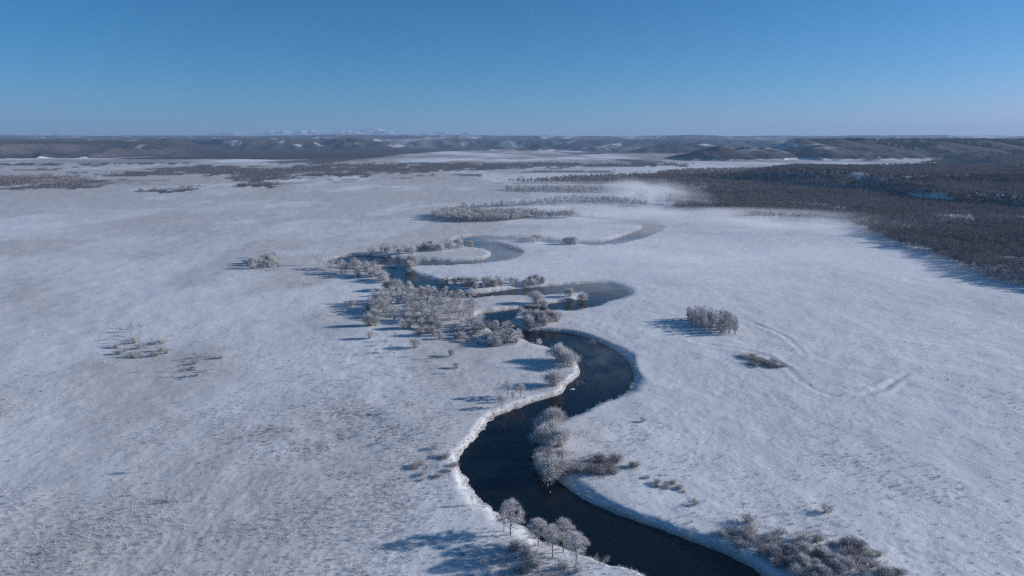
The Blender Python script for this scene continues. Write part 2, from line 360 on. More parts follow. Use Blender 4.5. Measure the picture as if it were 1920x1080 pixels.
bank = sstep(0.9 + 1.6 * fbm(xf, yf, 6, 2, 37), 0.0, sdv) * 0.85
grid_mesh('snowfield', X, Y, Z.reshape(X.shape), {'reed': np.clip(reed, 0, 1.15), 'woods': woods, 'bank': bank, 'streak': streak}, M['ground'])

# river surface: one sheet of water under the ground, open where the bed is cut
def strip_water():
    pad = 14
    x0, x1 = RIV[:, 0].min() - pad, RIV[:, 0].max() + pad; y0, y1 = RIV[:, 1].min() - pad, RIV[:, 1].max() + pad
    nx, ny = 60, 90
    gx, gy = np.meshgrid(np.linspace(x0, x1, nx), np.linspace(y0, y1, ny))
    o = grid_mesh('river', gx, gy, np.full(gx.shape, WZ), {}, M['water']); return o
strip_water()

# ------------------------------------------------------------------ far plain and hills
cone(1345,3150,62,330); cone(1312,3180,38,230); cone(1395,3250,58,300); cone(1432,3300,56,260); cone(1500,3400,88,480); cone(1560,3550,96,560)
cone(1612,3450,84,480); cone(1690,3500,86,520); cone(1760,3450,80,560); cone(1830,3500,88,560); cone(1920,3450,86,600); cone(2050,3500,95,700); cone(2200,3500,95,800)
cone(1130,5400,60,420); cone(1180,5200,44,330); cone(1255,4900,66,480); cone(1305,5000,70,500); cone(1010,5600,56,260); cone(935,5600,34,200); cone(1075,6500,74,500)
FARROWS = 260
def far_z(x, y):
    z = (fbm(x, y, 300, 3, 5) - 0.5) * 4
    u = x / y
    for cx, cy, h, r in CONES:
        k = np.abs(y - cy) < r * 1.5
        rr = np.hypot(x - cx, (y - cy) * 0.55) / (r * 0.58) * (0.7 + 0.6 * fbm(x, y, r * 0.3, 3, int(cx) % 97))
        hh = h * np.clip(1 - rr, 0, 1) ** 0.85
        z = np.maximum(z, hh)
    warp = (fbm(x, y, 420, 4, 101) - 0.5)
    # right plateau behind the spurs
    rr_ = 1 - np.abs(np.sin(x / 118 + y * .0011 + 5.0 * fbm(x, y * .5, 420, 3, 103, .5) - 0.4)) ** .85 * (.75 + .4 * fbm(x, y, 160, 3, 105))
    pr = sstep(3150, 3850, y + 900 * (rr_ - .6)) * sstep(0.38, 0.44, u + warp * 0.05) * np.clip(8 + 88 * rr_, 0, 98)
    pr = np.maximum(pr, sstep(4200, 4900, y + warp * 600) * sstep(0.36, 0.42, u + warp * 0.05) * (84 + 16 * fbm(x, y, 350, 3, 104)))
    # left plateau with a lobed front
    ridge = 1 - np.abs(np.sin(x / 135 + 7.0 * fbm(x, y * .5, 480, 3, 107, .5))) ** .85 * (.7 + .5 * fbm(x, y, 150, 3, 106))
    pl = sstep(3450, 4200, y + (fbm(x, y, 350, 4, 109) - 0.5) * 700 + 600 * (ridge - .6)) * sstep(-0.40, -0.60, u + warp * 0.10) * (6 + 66 * ridge)
    pl = np.maximum(pl, sstep(4300, 4800, y + warp * 700) * sstep(-0.36, -0.56, u + warp * 0.10) * (68 + 14 * fbm(x, y, 350, 3, 108)))
    pl2 = sstep(5600, 6600, y + warp * 1700) * sstep(-0.13, -0.2, u) * (30 + 66 * (1 - np.abs(2 * fbm(x, y * .5, 300, 3, 113) - 1)))
    pm = sstep(6800, 7600, y + warp * 1900) * (52 + 56 * fbm(x, y, 600, 4, 117))
    hz = sstep(9500, 12500, y + warp * 2500) * (112 + 62 * fbm(x, y, 1500, 4, 119))
    fade = sstep(2700, 2900, y)
    for q in (pr, pl, pl2, pm, hz): z = np.maximum(z, q)
    return z * fade
fd = CAM_H / np.tan(np.linspace(math.atan(CAM_H / 2700), math.atan(CAM_H / 7000), 230))
fd = np.concatenate([fd, np.geomspace(7030, 24000, 130)])
ang2 = np.tan(np.linspace(R(-52), R(52), 760))
X = ang2[None, :] * (fd[:, None] + 70); Y = np.repeat(fd[:, None], len(ang2), 1)
xf, yf = X.ravel(), Y.ravel()
Z = far_z(xf, yf)
Z[(yf < 2760)] = ground_z(xf[yf < 2760], yf[yf < 2760], np.full((yf < 2760).sum(), 99.0))
PX, PY = topx(xf, yf)
snow = np.zeros(len(xf))
# open snow and reed beds on the valley floor
yw = PY + (fbm(xf, yf, 500, 4, 131) - 0.5) * 5
xs = PX + (fbm(xf, yf, 900, 3, 133) - 0.5) * 160
left_lim = np.interp(xs, [0, 120, 260, 430, 560, 700, 800, 900, 1000, 1280], [298, 297, 298, 297, 299, 296, 288, 284, 281, 281])
snow = np.where((Z < 8) & (yw > left_lim), 1.0, 0.0)
snow *= np.clip(0.15 + 1.3 * sstep(0.36, 0.50, fbm(xf, yf * 0.25, 420, 5, 135)), 0, 1)
lake = (Z < 8) & (PX > 1490) & (PX < 1745) & (PY > 296.5) & (PY < 303)
snow[lake] = 1.0
for (a0, a1, b0, b1) in ((150,300,277,278.6),(1280,1480,296,299.5)):
    snow[(Z < 8) & (PX > a0) & (PX < a1) & (PY > b0) & (PY < b1)] = 1
# snowy clearings on the slopes and fields on the plateaus
clr = 0.7 * sstep(0.69, 0.76, fbm(xf, yf * 0.5, 170, 4, 141)) * sstep(10, 25, Z)
clr = np.maximum(clr, sstep(0.60, 0.68, fbm(xf, yf * 0.3, 500, 4, 143)) * sstep(6500, 8000, yf) * 0.7)
for cxp, dist, rr in ((1385,3170,46),(1390,3230,40),(1440,3240,40),(1520,3200,50),(270,3480,90),(1140,5150,120),(1175,5000,120)):
    cx = (cxp - 960) / F * dist
    clr = np.maximum(clr, np.exp(-(((xf - cx) / rr) ** 2 + ((yf - dist) / (rr * 2)) ** 2)) * sstep(0.40, 0.55, fbm(xf, yf, 35, 4, 147)))
snow = np.maximum(snow, clr)
grid_mesh('hills', X, Y, Z.reshape(X.shape), {'snow': np.clip(snow, 0, 1)}, M['hills'])

def mountains():
    xs_ = np.linspace(-23000, 8000, 620); ys_ = np.linspace(26000, 30000, 44)
    Xm, Ym = np.meshgrid(xs_, ys_); x, y = Xm.ravel(), Ym.ravel()
    PXm = 960 + F * x / (y / CP) 
    prof = np.interp(PXm, [-80,0,60,150,230,330,390,430,480,530,590,640,690,730,780,850,900,960,1000,1060], [11,15,14,13,8,7,10,13,9,16,18,13,21,20,14,13,9,12,6,0])
    crest = 1 - np.abs((y - 28000) / 2000)
    n = fbm(x, y, 1500, 6, 151, 0.62)
    peaks = 0.55 + 0.9 * np.abs(2 * fbm(x, y, 900, 4, 155) - 1) * 1.2
    z = CAM_H * 0.6 + prof * 28000 / F * 1.25 * (crest ** 0.8).clip(0, 1) * (0.35 + 0.85 * n) * peaks
    o = grid_mesh('mountains', Xm, Ym, z.reshape(Xm.shape), {}, M['mountain']); return o
mountains()

# ------------------------------------------------------------------ plant prototypes
def mesh_from(name, V, Fc, mat):
    me = bpy.data.meshes.new(name); me.from_pydata([tuple(p) for p in V], [], [tuple(f) for f in Fc]); me.materials.append(mat); me.update(); return me
class Geo:
    def __init__(s): s.V = []; s.F = []
    def tube(s, p, q, r0, r1, n=4):
        p = np.array(p, float); q = np.array(q, float); d = q - p; d = d / (np.linalg.norm(d) + 1e-9)
        u = np.cross(d, [0.3, 0.2, 1.0] if abs(d[2]) < 0.9 else [1, 0, 0]); u /= np.linalg.norm(u) + 1e-9; w_ = np.cross(d, u)
        b = len(s.V)
        for c_, r in ((p, r0), (q, r1)):
            for k in range(n):
                a = 2 * math.pi * k / n; s.V.append(c_ + r * (math.cos(a) * u + math.sin(a) * w_))
        for k in range(n): s.F.append((b + k, b + (k + 1) % n, b + n + (k + 1) % n, b + n + k))
    def sliver(s, p, q, wd, R_):
        p = np.array(p, float); q = np.array(q, float)
        u = np.array([R_.gauss(0, 1), R_.gauss(0, 1), R_.gauss(0, 0.6)]); u = u / (np.linalg.norm(u) + 1e-9) * wd
        b = len(s.V); s.V += [p - u, p + u, q]; s.F.append((b, b + 1, b + 2))
def grow(R_, p, d, L, r, lvl, maxl, geo, tips, spread, up, nb):
    """a limb of bent segments that forks into thinner ones"""
    segs = 3; p = np.array(p, float); d = np.array(d, float); 
    for k in range(segs):
        d = d + np.array([R_.gauss(0, .14), R_.gauss(0, .14), R_.gauss(0, .08) + up * .1]); d /= np.linalg.norm(d)
        q = p + d * L / segs; r1 = r * 0.80
        geo.tube(p, q, r, r1, 5 if lvl == 0 else 3)
        if lvl > 0 or k == segs - 1: tips.append((q, d.copy(), lvl))
        if lvl < maxl and (k > 0 or lvl > 0):
            for _ in range(nb if k == segs - 1 else nb - 1):
                a = R_.uniform(0, 2 * math.pi); e = d + spread * np.array([math.cos(a), math.sin(a), R_.uniform(-.2, .5)])
                e /= np.linalg.norm(e); grow(R_, q, e, L * R_.uniform(.5, .75), r1 * .6, lvl + 1, maxl, geo, tips, spread, up, nb)
        p, r = q, r1
def tree_protos(name, seed, h, trunk_frac, spread, up, nb, maxl, ntw, tw_len, tw_w, bark, twig, stems=1, puff=0.5):
    R_ = random.Random(seed); g = Geo(); tips = []
    for s in range(stems):
        a = R_.uniform(0, 6.28); off = 0 if stems == 1 else R_.uniform(.1, .35)
        lean = np.array([math.cos(a) * off * 1.6, math.sin(a) * off * 1.6, 1.0]); lean /= np.linalg.norm(lean)
        grow(R_, (math.cos(a) * off, math.sin(a) * off, -0.3), lean, h * trunk_frac * R_.uniform(.85, 1.1), h * 0.020 / math.sqrt(stems), 0, maxl, g, tips, spread, up, nb)
    tw = Geo(); T = [t for t in tips if t[2] >= min(1, maxl)] or tips
    for k in range(ntw):
        p, d, l = R_.choice(T)
        o = np.array([R_.gauss(0, 1), R_.gauss(0, 1), R_.gauss(0, .8)]); 
        p0 = p + o * puff * 0.45; e = d * 0.7 + o * 0.5 + np.array([0, 0, up * .5]); e /= np.linalg.norm(e)
        tw.sliver(p0, p0 + e * tw_len * R_.uniform(.5, 1.3), tw_w, R_)
    top = max(v_[2] for v_ in tw.V); k = h / top
    for G in (g, tw): G.V = [v_ * k for v_ in G.V]
    return mesh_from(name + '_trunk', g.V, g.F, bark), mesh_from(name + '_crown', tw.V, tw.F, twig)
def dome_protos(name, seed, w_, h, ntw, tw_w, bark, twig, lobes=5, tw_len=0.75):
    """shrub of many stems ending in rounded lobes of fine twigs"""
    R_ = random.Random(seed); g = Geo(); tw = Geo(); L = []
    for k in range(lobes):
        a = 6.283 * k / lobes + R_.uniform(-.5, .5); rr = R_.uniform(.15, .62) * w_ / 2
        L.append((np.array([math.cos(a) * rr, math.sin(a) * rr, h * R_.uniform(.30, .66)]), w_ * R_.uniform(.14, .28), h * R_.uniform(.22, .42)))
    L.append((np.array([0, 0, h * .62]), w_ * .28, h * .38))
    for c_, ra, rh in L:
        for _ in range(3):
            b0 = np.array([R_.uniform(-.12, .12) * w_, R_.uniform(-.12, .12) * w_, -0.2])
            mid = (b0 + c_) / 2 + np.array([R_.gauss(0, .1), R_.gauss(0, .1), 0]) * w_ * .4
            g.tube(b0, mid, .07, .05, 3); g.tube(mid, c_ + np.array([R_.gauss(0, .2), R_.gauss(0, .2), .1]) * ra, .05, .02, 3)
        for k in range(ntw // len(L)):
            o = np.array([R_.gauss(0, 1), R_.gauss(0, 1), R_.gauss(0, 1)]); o /= np.linalg.norm(o)
            if o[2] < -0.2 and R_.random() < .5: o[2] = -o[2]
            r = R_.uniform(.35, 1.0) ** .6
            p = c_ + o * np.array([ra, ra, rh]) * r * (1.0 + .35 * math.sin(5 * o[0] + 3 * o[1] + k % 3))
            if p[2] < 0.05: p[2] = R_.uniform(.05, h * .3)
            e = o * .8 + np.array([R_.gauss(0, .4), R_.gauss(0, .4), R_.gauss(.25, .3)]); e /= np.linalg.norm(e)
            tw.sliver(p, p + e * tw_len * R_.uniform(.4, 1.2), tw_w, R_)
    return mesh_from(name + '_stems', g.V, g.F, bark), mesh_from(name + '_crown', tw.V, tw.F, twig)
def puff_protos(name, seed, h, cw, nclump, per, tw_len, tw_w, bark, twig, low=.30, stems=1, rad=.17):
    """tree whose limbs end in rounded rime laden clumps"""
    R_ = random.Random(seed); g = Geo(); tw = Geo(); C_ = []
    lean = np.array([R_.uniform(-.06, .06), R_.uniform(-.06, .06), 1.0])
    for s in range(stems):
        o = np.array([R_.uniform(-.3, .3), R_.uniform(-.3, .3), 0]) * (stems > 1)
        k1 = lean * h * .32 + o * 2.2; k2 = lean * h * .62 + o * 3 + np.array([R_.uniform(-.3, .3), R_.uniform(-.3, .3), 0])
        g.tube(o + np.array([0, 0, -.4]), k1, h * .019, h * .015, 6); g.tube(k1, k2, h * .015, h * .010, 5); g.tube(k2, lean * h * .86 + o * 3, h * .010, h * .004, 4)
    for k in range(nclump):
        u = (k + .5) / nclump; zz = low + (1 - low) * u ** .8; a = 2.4 * k + R_.uniform(-.5, .5)
        prof = math.sin(min(1, (zz - low + .12) / (1.12 - low)) * math.pi) ** .55
        rr = cw / 2 * prof * R_.uniform(.45, 1.0)
        c_ = np.array([math.cos(a) * rr, math.sin(a) * rr, zz * h * .93]) + lean * np.array([zz * h, zz * h, 0]); C_.append(c_)
        st = lean * h * max(.18, zz - .22 - .1 * R_.random()); mid = (st + c_) / 2 + np.array([R_.gauss(0, .15), R_.gauss(0, .15), -.15])
        g.tube(st, mid, h * .008, h * .005, 3); g.tube(mid, c_, h * .005, h * .002, 3)
        ra = rad * h * R_.uniform(.55, 1.1)
        for _ in range(int(per * R_.uniform(.6, 1.3))):
            o = np.array([R_.gauss(0, 1), R_.gauss(0, 1), R_.gauss(0, 1)]); o /= np.linalg.norm(o)
            if o[2] < -.35: o[2] *= -.6
            p = c_ + o * np.array([ra, ra, ra * .72]) * R_.uniform(.25, 1) ** .6
            e = o * .7 + np.array([R_.gauss(0, .4), R_.gauss(0, .4), .25 + R_.gauss(0, .3)]); e /= np.linalg.norm(e)
            tw.sliver(p, p + e * tw_len * R_.uniform(.4, 1.2), tw_w, R_)
    k = h / max(v_[2] for v_ in tw.V)
    for G in (g, tw): G.V = [v_ * k for v_ in G.V]
    return mesh_from(name + '_trunk', g.V, g.F, bark), mesh_from(name + '_crown', tw.V, tw.F, twig)
PR = {}
PR['frost_tree'] = [puff_protos('frosted_tree', 10 + k, 9, (6.2, 5.2, 7.0, 4.6)[k], (22, 17, 26, 15)[k], 190, .95, .034, M['bark'], M['frost'], (.32, .42, .38, .45)[k], 1, .115) for k in range(4)]
PR['thicket_tree'] = [puff_protos('thicket_tree', 20 + k, 6, 3.4 + .5 * k, 11 + k, 90, .8, .036, M['bark'], M['frost_grey' if k % 2 else 'frost'], .22, 1 + k % 3, .12) for k in range(5)]
PR['thicket_tree'] += [tree_protos('ragged_tree', 30 + k, 6, .60, .6, .4, 3, 2, 900, .8, .034, M['bark'], M['frost_grey' if k % 2 else 'frost'], 2 + k % 2, .45) for k in range(4)]
PR['forest_tree'] = [tree_protos('forest_tree', 40 + k, 11, .62, .5, .40, 2, 2, 900, 1.2, .058, M['palebark' if k % 3 else 'bark'], M['twig' if k != 3 else 'twig_pale'], 1, 1.6) for k in range(6)]
PR['pole_tree'] = [puff_protos('slender_tree', 60 + k, 6, 2.5, 8, 75, .7, .034, M['palebark'], M['frost' if k % 2 else 'frost_grey'], .25, 2, .10) for k in range(4)]
PR['sapling'] = [tree_protos('sapling', 70 + k, 3.2, .75, .5, .5, 2, 1, 280, .55, .032, M['bark'], M['brown'], 1 + k % 2, .5) for k in range(4)]
PR['willow'] = [dome_protos('willow', 80 + k, 7, 4.8, 6500, .032, M['bark'], M['frost'], 6 + k % 3) for k in range(4)]
PR['shrub'] = [dome_protos('frosted_shrub', 90 + k, 4, 2.8, 1700, .03, M['bark'], M['frost' if k % 2 else 'frost_grey'], 4 + k % 2) for k in range(4)]
PR['bush'] = [dome_protos('brown_bush', 100 + k, 3.4, 1.3, 620, .026, M['bark'], M['brown'] if k != 1 else M['frost_grey'], 3 + k, .6) for k in range(4)]
def tuft_mesh(name, seed, h, n, mat, wd=.02, spread=.5):
    R_ = random.Random(seed); g = Geo()
    for k in range(n):
        a = R_.uniform(0, 6.28); r = R_.uniform(0, .35) * spread
        p = np.array([math.cos(a) * r, math.sin(a) * r, -.08]); q = p + np.array([math.cos(a) * R_.uniform(.1, .5) * spread, math.sin(a) * R_.uniform(.1, .5) * spread, h * R_.uniform(.5, 1)])
        g.sliver(p, q, wd, R_)
    return mesh_from(name, g.V, g.F, mat)

def one(parts):   # join trunk and crown into one mesh for masses of trees
    V = []; Fc = []; mats = []
    me = bpy.data.meshes.new('mass_tree'); idx = []
    for i, p in enumerate(parts):
        b = len(V); V += [tuple(v_.co) for v_ in p.vertices]
        for f in p.polygons: Fc.append(tuple(b + q for q in f.vertices)); idx.append(i)
    me.from_pydata(V, [], Fc)
    for p in parts: me.materials.append(p.materials[0])
    me.polygons.foreach_set('material_index', idx); me.update(); return me

# ------------------------------------------------------------------ masses nobody could count: instanced stuff
def scatter(name, x, y, z, scl, meshes, label, cat, idx=None, squash=None):
    n = len(x)
    me = bpy.data.meshes.new(name); me.vertices.add(n); me.vertices.foreach_set('co', np.stack([x, y, z], 1).astype(np.float32).ravel())
    a = me.attributes.new('scl', 'FLOAT_VECTOR', 'POINT')
    s3 = np.stack([scl, scl, scl * (squash if squash is not None else 1)], 1).astype(np.float32); a.data.foreach_set('vector', s3.ravel())
    a = me.attributes.new('rot', 'FLOAT_VECTOR', 'POINT'); rr = np.zeros((n, 3), np.float32); rr[:, 2] = rng.uniform(0, 6.28, n); a.data.foreach_set('vector', rr.ravel())
    a = me.attributes.new('idx', 'INT', 'POINT'); a.data.foreach_set('value', (rng.integers(0, len(meshes), n) if idx is None else idx).astype(np.int32))
    o = bpy.data.objects.new(name, me); COL.objects.link(o); o['kind'] = 'stuff'; o['label'] = label; o['category'] = cat
    pc = bpy.data.collections.new(name + '_kinds')
    for i, m_ in enumerate(meshes):
        q = bpy.data.objects.new('%s_kind_%02d' % (name, i), m_); pc.objects.link(q)
    g = bpy.data.node_groups.new(name, 'GeometryNodeTree')
    g.interface.new_socket('Geometry', in_out='INPUT', socket_type='NodeSocketGeometry'); g.interface.new_socket('Geometry', in_out='OUTPUT', socket_type='NodeSocketGeometry')
    gi = g.nodes.new('NodeGroupInput'); go = g.nodes.new('NodeGroupOutput')
    ip = g.nodes.new('GeometryNodeInstanceOnPoints'); ci = g.nodes.new('GeometryNodeCollectionInfo'); ci.inputs[0].default_value = pc
    ci.inputs['Separate Children'].default_value = True; ci.inputs['Reset Children'].default_value = True
    ip.inputs['Pick Instance'].default_value = True
    def na(nm, ty):
        q = g.nodes.new('GeometryNodeInputNamedAttribute'); q.data_type = ty; q.inputs[0].default_value = nm; return q.outputs[0]
    g.links.new(gi.outputs[0], ip.inputs['Points']); g.links.new(ci.outputs[0], ip.inputs['Instance'])
    g.links.new(na('idx', 'INT'), ip.inputs['Instance Index']); g.links.new(na('scl', 'FLOAT_VECTOR'), ip.inputs['Scale'])
    er = g.nodes.new('FunctionNodeEulerToRotation'); g.links.new(na('rot', 'FLOAT_VECTOR'), er.inputs[0]); g.links.new(er.outputs[0], ip.inputs['Rotation'])
    g.links.new(ip.outputs[0], go.inputs[0])
    md = o.modifiers.new('scatter', 'NODES'); md.node_group = g
    return o
def fill(poly_px, spacing, jitter=.5, z=0.0, rough=0):
    """points on a jittered grid inside a traced patch of ground"""
    P = np.array(poly_px, float); X_, Y_ = at(P[:, 0], P[:, 1], z); W = np.stack([X_, Y_], 1)
    gx, gy = np.meshgrid(np.arange(W[:, 0].min(), W[:, 0].max(), spacing), np.arange(W[:, 1].min(), W[:, 1].max(), spacing))
    x = gx.ravel() + rng.uniform(-jitter, jitter, gx.size) * spacing; y = gy.ravel() + rng.uniform(-jitter, jitter, gx.size) * spacing
    xr = x + (fbm(x, y, 30, 3, 201) - .5) * rough; yr = y + (fbm(x, y, 30, 3, 205) - .5) * rough
    k = inside(xr, yr, W); return x[k], y[k]
EDGE = [(1200,337),(1262,350),(1262,362),(1248,378),(1272,396),(1310,402),(1380,407),(1450,414),(1530,417),(1600,424),(1640,440),(1680,460),(1720,468),(1760,486),(1800,503),(1850,520),(1900,533),(1980,545),(2300,600)]
EX, EY = at([p[0] for p in EDGE], [p[1] for p in EDGE])
def forest_points():
    xs_, ys_ = [], []
    for (y0, y1, sp) in ((300, 700, 3.5), (700, 1150, 4.2), (1150, 1700, 5.6), (1850, 2550, 9.5)):
        gx, gy = np.meshgrid(np.arange(60, y1 * 0.95 + 60, sp), np.arange(y0, y1, sp))
        x = gx.ravel() + rng.uniform(-.55, .55, gx.size) * sp; y = gy.ravel() + rng.uniform(-.55, .55, gx.size) * sp
        xs_.append(x); ys_.append(y)
    x = np.concatenate(xs_); y = np.concatenate(ys_)
    W = np.concatenate([np.stack([EX, EY], 1), [[3000, 300], [3000, 2600], [300, 2600]]])
    xr = x + (fbm(x, y, 26, 3, 211) - .5) * 34; yr = y + (fbm(x, y, 26, 3, 213) - .5) * 34
    k = inside(xr, yr, W) & (x < y * 0.92 + 40); kf = y > 1850; k[kf] &= ground_z(x[kf], y[kf], np.full(kf.sum(), 99.0)) > 5
    x, y = x[k], y[k]
    clear = fbm(x, y, 45, 3, 217)
    k = (clear > 0.27) & (rng.random(len(x)) < 0.6 + 1.4 * (clear - 0.27)); x, y = x[k], y[k]
    z = ground_z(x, y, np.full(len(x), 99.0))
    # the steep bluffs carry only scattered trunks
    z2 = ground_z(x + 0, y + 8, np.full(len(x), 99.0)); steep = (z2 - z) / 8
    j = np.nonzero(steep > 0.12)[0]; j = np.concatenate([j, j]); xe = x[j] + rng.uniform(-3, 3, len(j)); ye = y[j] + rng.uniform(-3, 3, len(j))
    k = rng.random(len(j)) < .75; xe, ye = xe[k], ye[k]
    return np.concatenate([x, xe]), np.concatenate([y, ye]), np.concatenate([z, ground_z(xe, ye, np.full(len(xe), 99.0))])

EMPTYSZ = 1.0
def thing(name, parts, x, y, z, s, rz, label, cat, group=None, part_names=('trunk', 'crown'), sz=1.0):
    o = bpy.data.objects.new(name, None); COL.objects.link(o); o.location = (x, y, z); o.rotation_euler = (0, 0, rz); o.scale = (s, s, s * sz)
    o.empty_display_size = .5; o['label'] = label; o['category'] = cat
    if group: o['group'] = group
    for pn, me in zip(part_names, parts):
        q = bpy.data.objects.new(pn, me); COL.objects.link(q); q.parent = o
    return o
def plant(kind, name, px, py, hpx, label, cat, group=None, parts=('trunk', 'crown'), squash=1.0, var=None):
    """one plant whose foot shows at (px, py) and that stands hpx photograph pixels tall"""
    base_h = {'frost_tree': 9, 'thicket_tree': 6, 'forest_tree': 11, 'pole_tree': 6, 'sapling': 3.2, 'willow': 4.8, 'shrub': 2.8, 'bush': 1.5}[kind]
    x, y = at(px, py, 0.0); x = float(x); y = float(y)
    z = float(ground_z(np.array([x]), np.array([y]))[0])
    dist = math.hypot(y, CAM_H); el = math.atan2(CAM_H, y)
    h = hpx / F * dist / max(.6, math.cos(el)) ; s = h / (base_h * squash)
    V_ = PR[kind]; v_ = V_[(rnd.randrange(len(V_)) if var is None else var) % len(V_)]
    return thing(name, v_, x, y, max(z, WZ) - 0.05, s, rnd.uniform(0, 6.28), label, cat, group, parts, squash)
WILL = ('stem', 'crown')

# --- forest
fx, fy, fz = forest_points()
front = np.interp(fx, EX, EY)
gap = fy - front
order = np.argsort(np.hypot(fx, fy) + np.where(gap > 45, 1e4, 0))
near_i = order[:170]; mask = np.ones(len(fx), bool); mask[near_i] = False
for i in near_i:
    s = rnd.uniform(.75, 1.1); v_ = PR['forest_tree'][rnd.randrange(6)]
    if rnd.random() < .45: v_ = PR['thicket_tree'][rnd.randrange(9)]; s *= 1.5
    thing('bare_tree', v_, fx[i], fy[i], fz[i], s, rnd.uniform(0, 6.28), ('bare' if v_ in PR['forest_tree'] else 'frosted') + ' tree in the front rows of the leafless forest, ' + next(q for lim, q in ((1700, 'near the steam'), (1760, 'where long shadows begin'), (1820, 'beside the shadowed snow'), (1870, 'close to the right edge'), (9999, 'at the right edge')) if topx(fx[i], fy[i])[0] < lim), 'tree', 'trees along the front edge of the right forest')
scatter('forest', fx[mask], fy[mask], fz[mask], rng.uniform(.60, .95, mask.sum()) * (.82 + .36 * fbm(fx[mask], fy[mask], 55, 3, 219)) * np.where(fy[mask] > 1100, 1.15, 1.0), [one(p) for p in PR['forest_tree']], 'leafless grey brown forest covering the flats and terraces', 'forest')

# --- belts of trees at the upper bends
def belt(poly, spacing, hs_, kind, name, label, thin=0.0, seed=301, rough=10):
    x, y = fill(poly, spacing, rough=rough)
    sd = river_sd(x, y); k = (sd > 1.0) & (rng.random(len(x)) > thin)
    x, y, sd = x[k], y[k], sd[k]; z = ground_z(x, y, sd)
    base_h = {'frost_tree': 9, 'thicket_tree': 6, 'forest_tree': 11, 'pole_tree': 6, 'shrub': 2.8, 'bush': 1.5, 'sapling': 3.2}[kind]
    scatter(name, x, y, z, rng.uniform(hs_[0], hs_[1], len(x)) / base_h, [one(p) for p in PR[kind]], label, 'woodland')
belt([(808,406),(822,413),(860,416),(930,416),(965,413),(1000,410),(1050,410.5),(1090,409),(1060,406.5),(1000,404),(950,403.5),(880,401),(835,399)], 4.6, (6, 11), 'thicket_tree', 'riverside_woods', 'frosted wood along the upper bend, widest at its left end')
belt([(822,398),(870,391),(930,386),(985,381),(1030,377),(1090,374),(1150,377),(1200,382),(1222,388),(1180,388),(1090,385),(1000,386),(930,389),(880,394),(838,400)], 6.5, (5, 10), 'thicket_tree', 'riverside_woods', 'narrow frosted wood behind the upper bend', .1)
belt([(950,356),(985,354),(1050,354),(1120,356),(1188,357),(1180,361.5),(1080,362),(1000,360),(955,358.5)], 7.5, (6, 11), 'thicket_tree', 'riverside_woods', 'flat frosted wood left of the rising steam', .05)
belt([(952,343),(1010,340),(1080,333),(1180,331),(1250,334),(1262,347),(1200,346),(1120,345),(1040,345),(990,345)], 8.5, (7, 12), 'forest_tree', 'riverside_woods', 'dark wood joining the forest behind the steam', .05)
belt([(1225,335),(1235,325),(1300,320),(1400,319),(1480,318),(1480,335),(1400,338),(1300,340)], 9, (8, 12), 'forest_tree', 'riverside_woods', 'brown wood on the low ground left of the terraces', .05)
for i, p in enumerate(WOODS[:6]):
    P = np.array(p, float)
    x, y = fill(p, (9, 8, 8, 12, 9, 12)[i], rough=60)
    sd = np.full(len(x), 99.0); z = ground_z(x, y, sd); kk = (fbm(x, y * .5, 60, 4, 60 + i) > .33)
    scatter('scrub_woods', x[kk], y[kk], z[kk], rng.uniform(.35, .75, kk.sum()), [one(q) for q in PR['forest_tree'][:4]],
            ('dark scrub wood at the far left edge of the plain', 'tiny dark scrub patch right of the far left wood', 'small scrub patch in open snow on the plain', 'long dark scrub wood across the middle of the plain', 'ragged scrub below the long dark wood', 'thin scrub band reaching left from the long wood')[i], 'woodland')

# --- thickets along the river, plant by plant
def cluster(kind, name, poly, n, hpx, label, cat, group, parts=('trunk', 'crown'), squash=1.0, mind=0.8):
    P = np.array(poly, float); out = []; tries = 0
    while len(out) < n and tries < 60:
        tries += 1
        px = rng.uniform(P[:, 0].min(), P[:, 0].max(), 200); py = rng.uniform(P[:, 1].min(), P[:, 1].max(), 200)
        k = inside(px, py, P); px, py = px[k], py[k]
        x, y = at(px, py); k = river_sd(x, y) > mind
        out += list(zip(px[k], py[k]))
    out = sorted(out[:n]); n = len(out); H_ = [rnd.uniform(*hpx) for _ in out]; tall = H_.index(max(H_))
    ORD = ['leftmost', 'second from the left', 'third from the left', 'fourth from the left', 'fifth from the left', 'sixth from the left', 'seventh from the left', 'eighth from the left',
           'eighth from the right', 'seventh from the right', 'sixth from the right', 'fifth from the right', 'fourth from the right', 'third from the right', 'second from the right', 'rightmost']
    for i, (px, py) in enumerate(out):
        if n <= 16: tail = ORD[i] if i < min(8, n - n // 2) else ORD[16 - (n - i)]
        elif i == 0: tail = 'leftmost'
        elif i == n - 1: tail = 'rightmost'
        elif i == tall: tail = 'the tallest'
        else:
            side = ('at its left end', 'left of its middle', 'in its middle', 'right of its middle', 'at its right end')[min(4, int(5 * i / n))]
            j0 = int(n * min(4, int(5 * i / n)) / 5); band = sorted(q[1] for q in out[j0:j0 + max(2, n // 5)])
            tail = ('back row ' if py < band[len(band) // 2] else 'front row ') + side
        plant(kind, name, px, py, H_[i], label + ', ' + tail, cat, group, parts, squash)
TK = 'thicket on the left bank below the long side bend'
T7 = [(694,560),(760,562),(850,568),(893,582),(885,598),(850,603),(790,608),(720,600),(690,582)]
cluster('thicket_tree', 'frosted_tree', T7, 110, (16, 30), "slender frosted tree in the big left bank thicket", 'tree', TK)
cluster('shrub', 'frosted_shrub', [(740,598),(800,600),(880,606),(930,625),(985,640),(950,655),(880,643),(800,634),(745,620)], 44, (8, 17), "pale frosted shrub below the left bank thicket", 'shrub', 'shrubs below the left bank thicket')
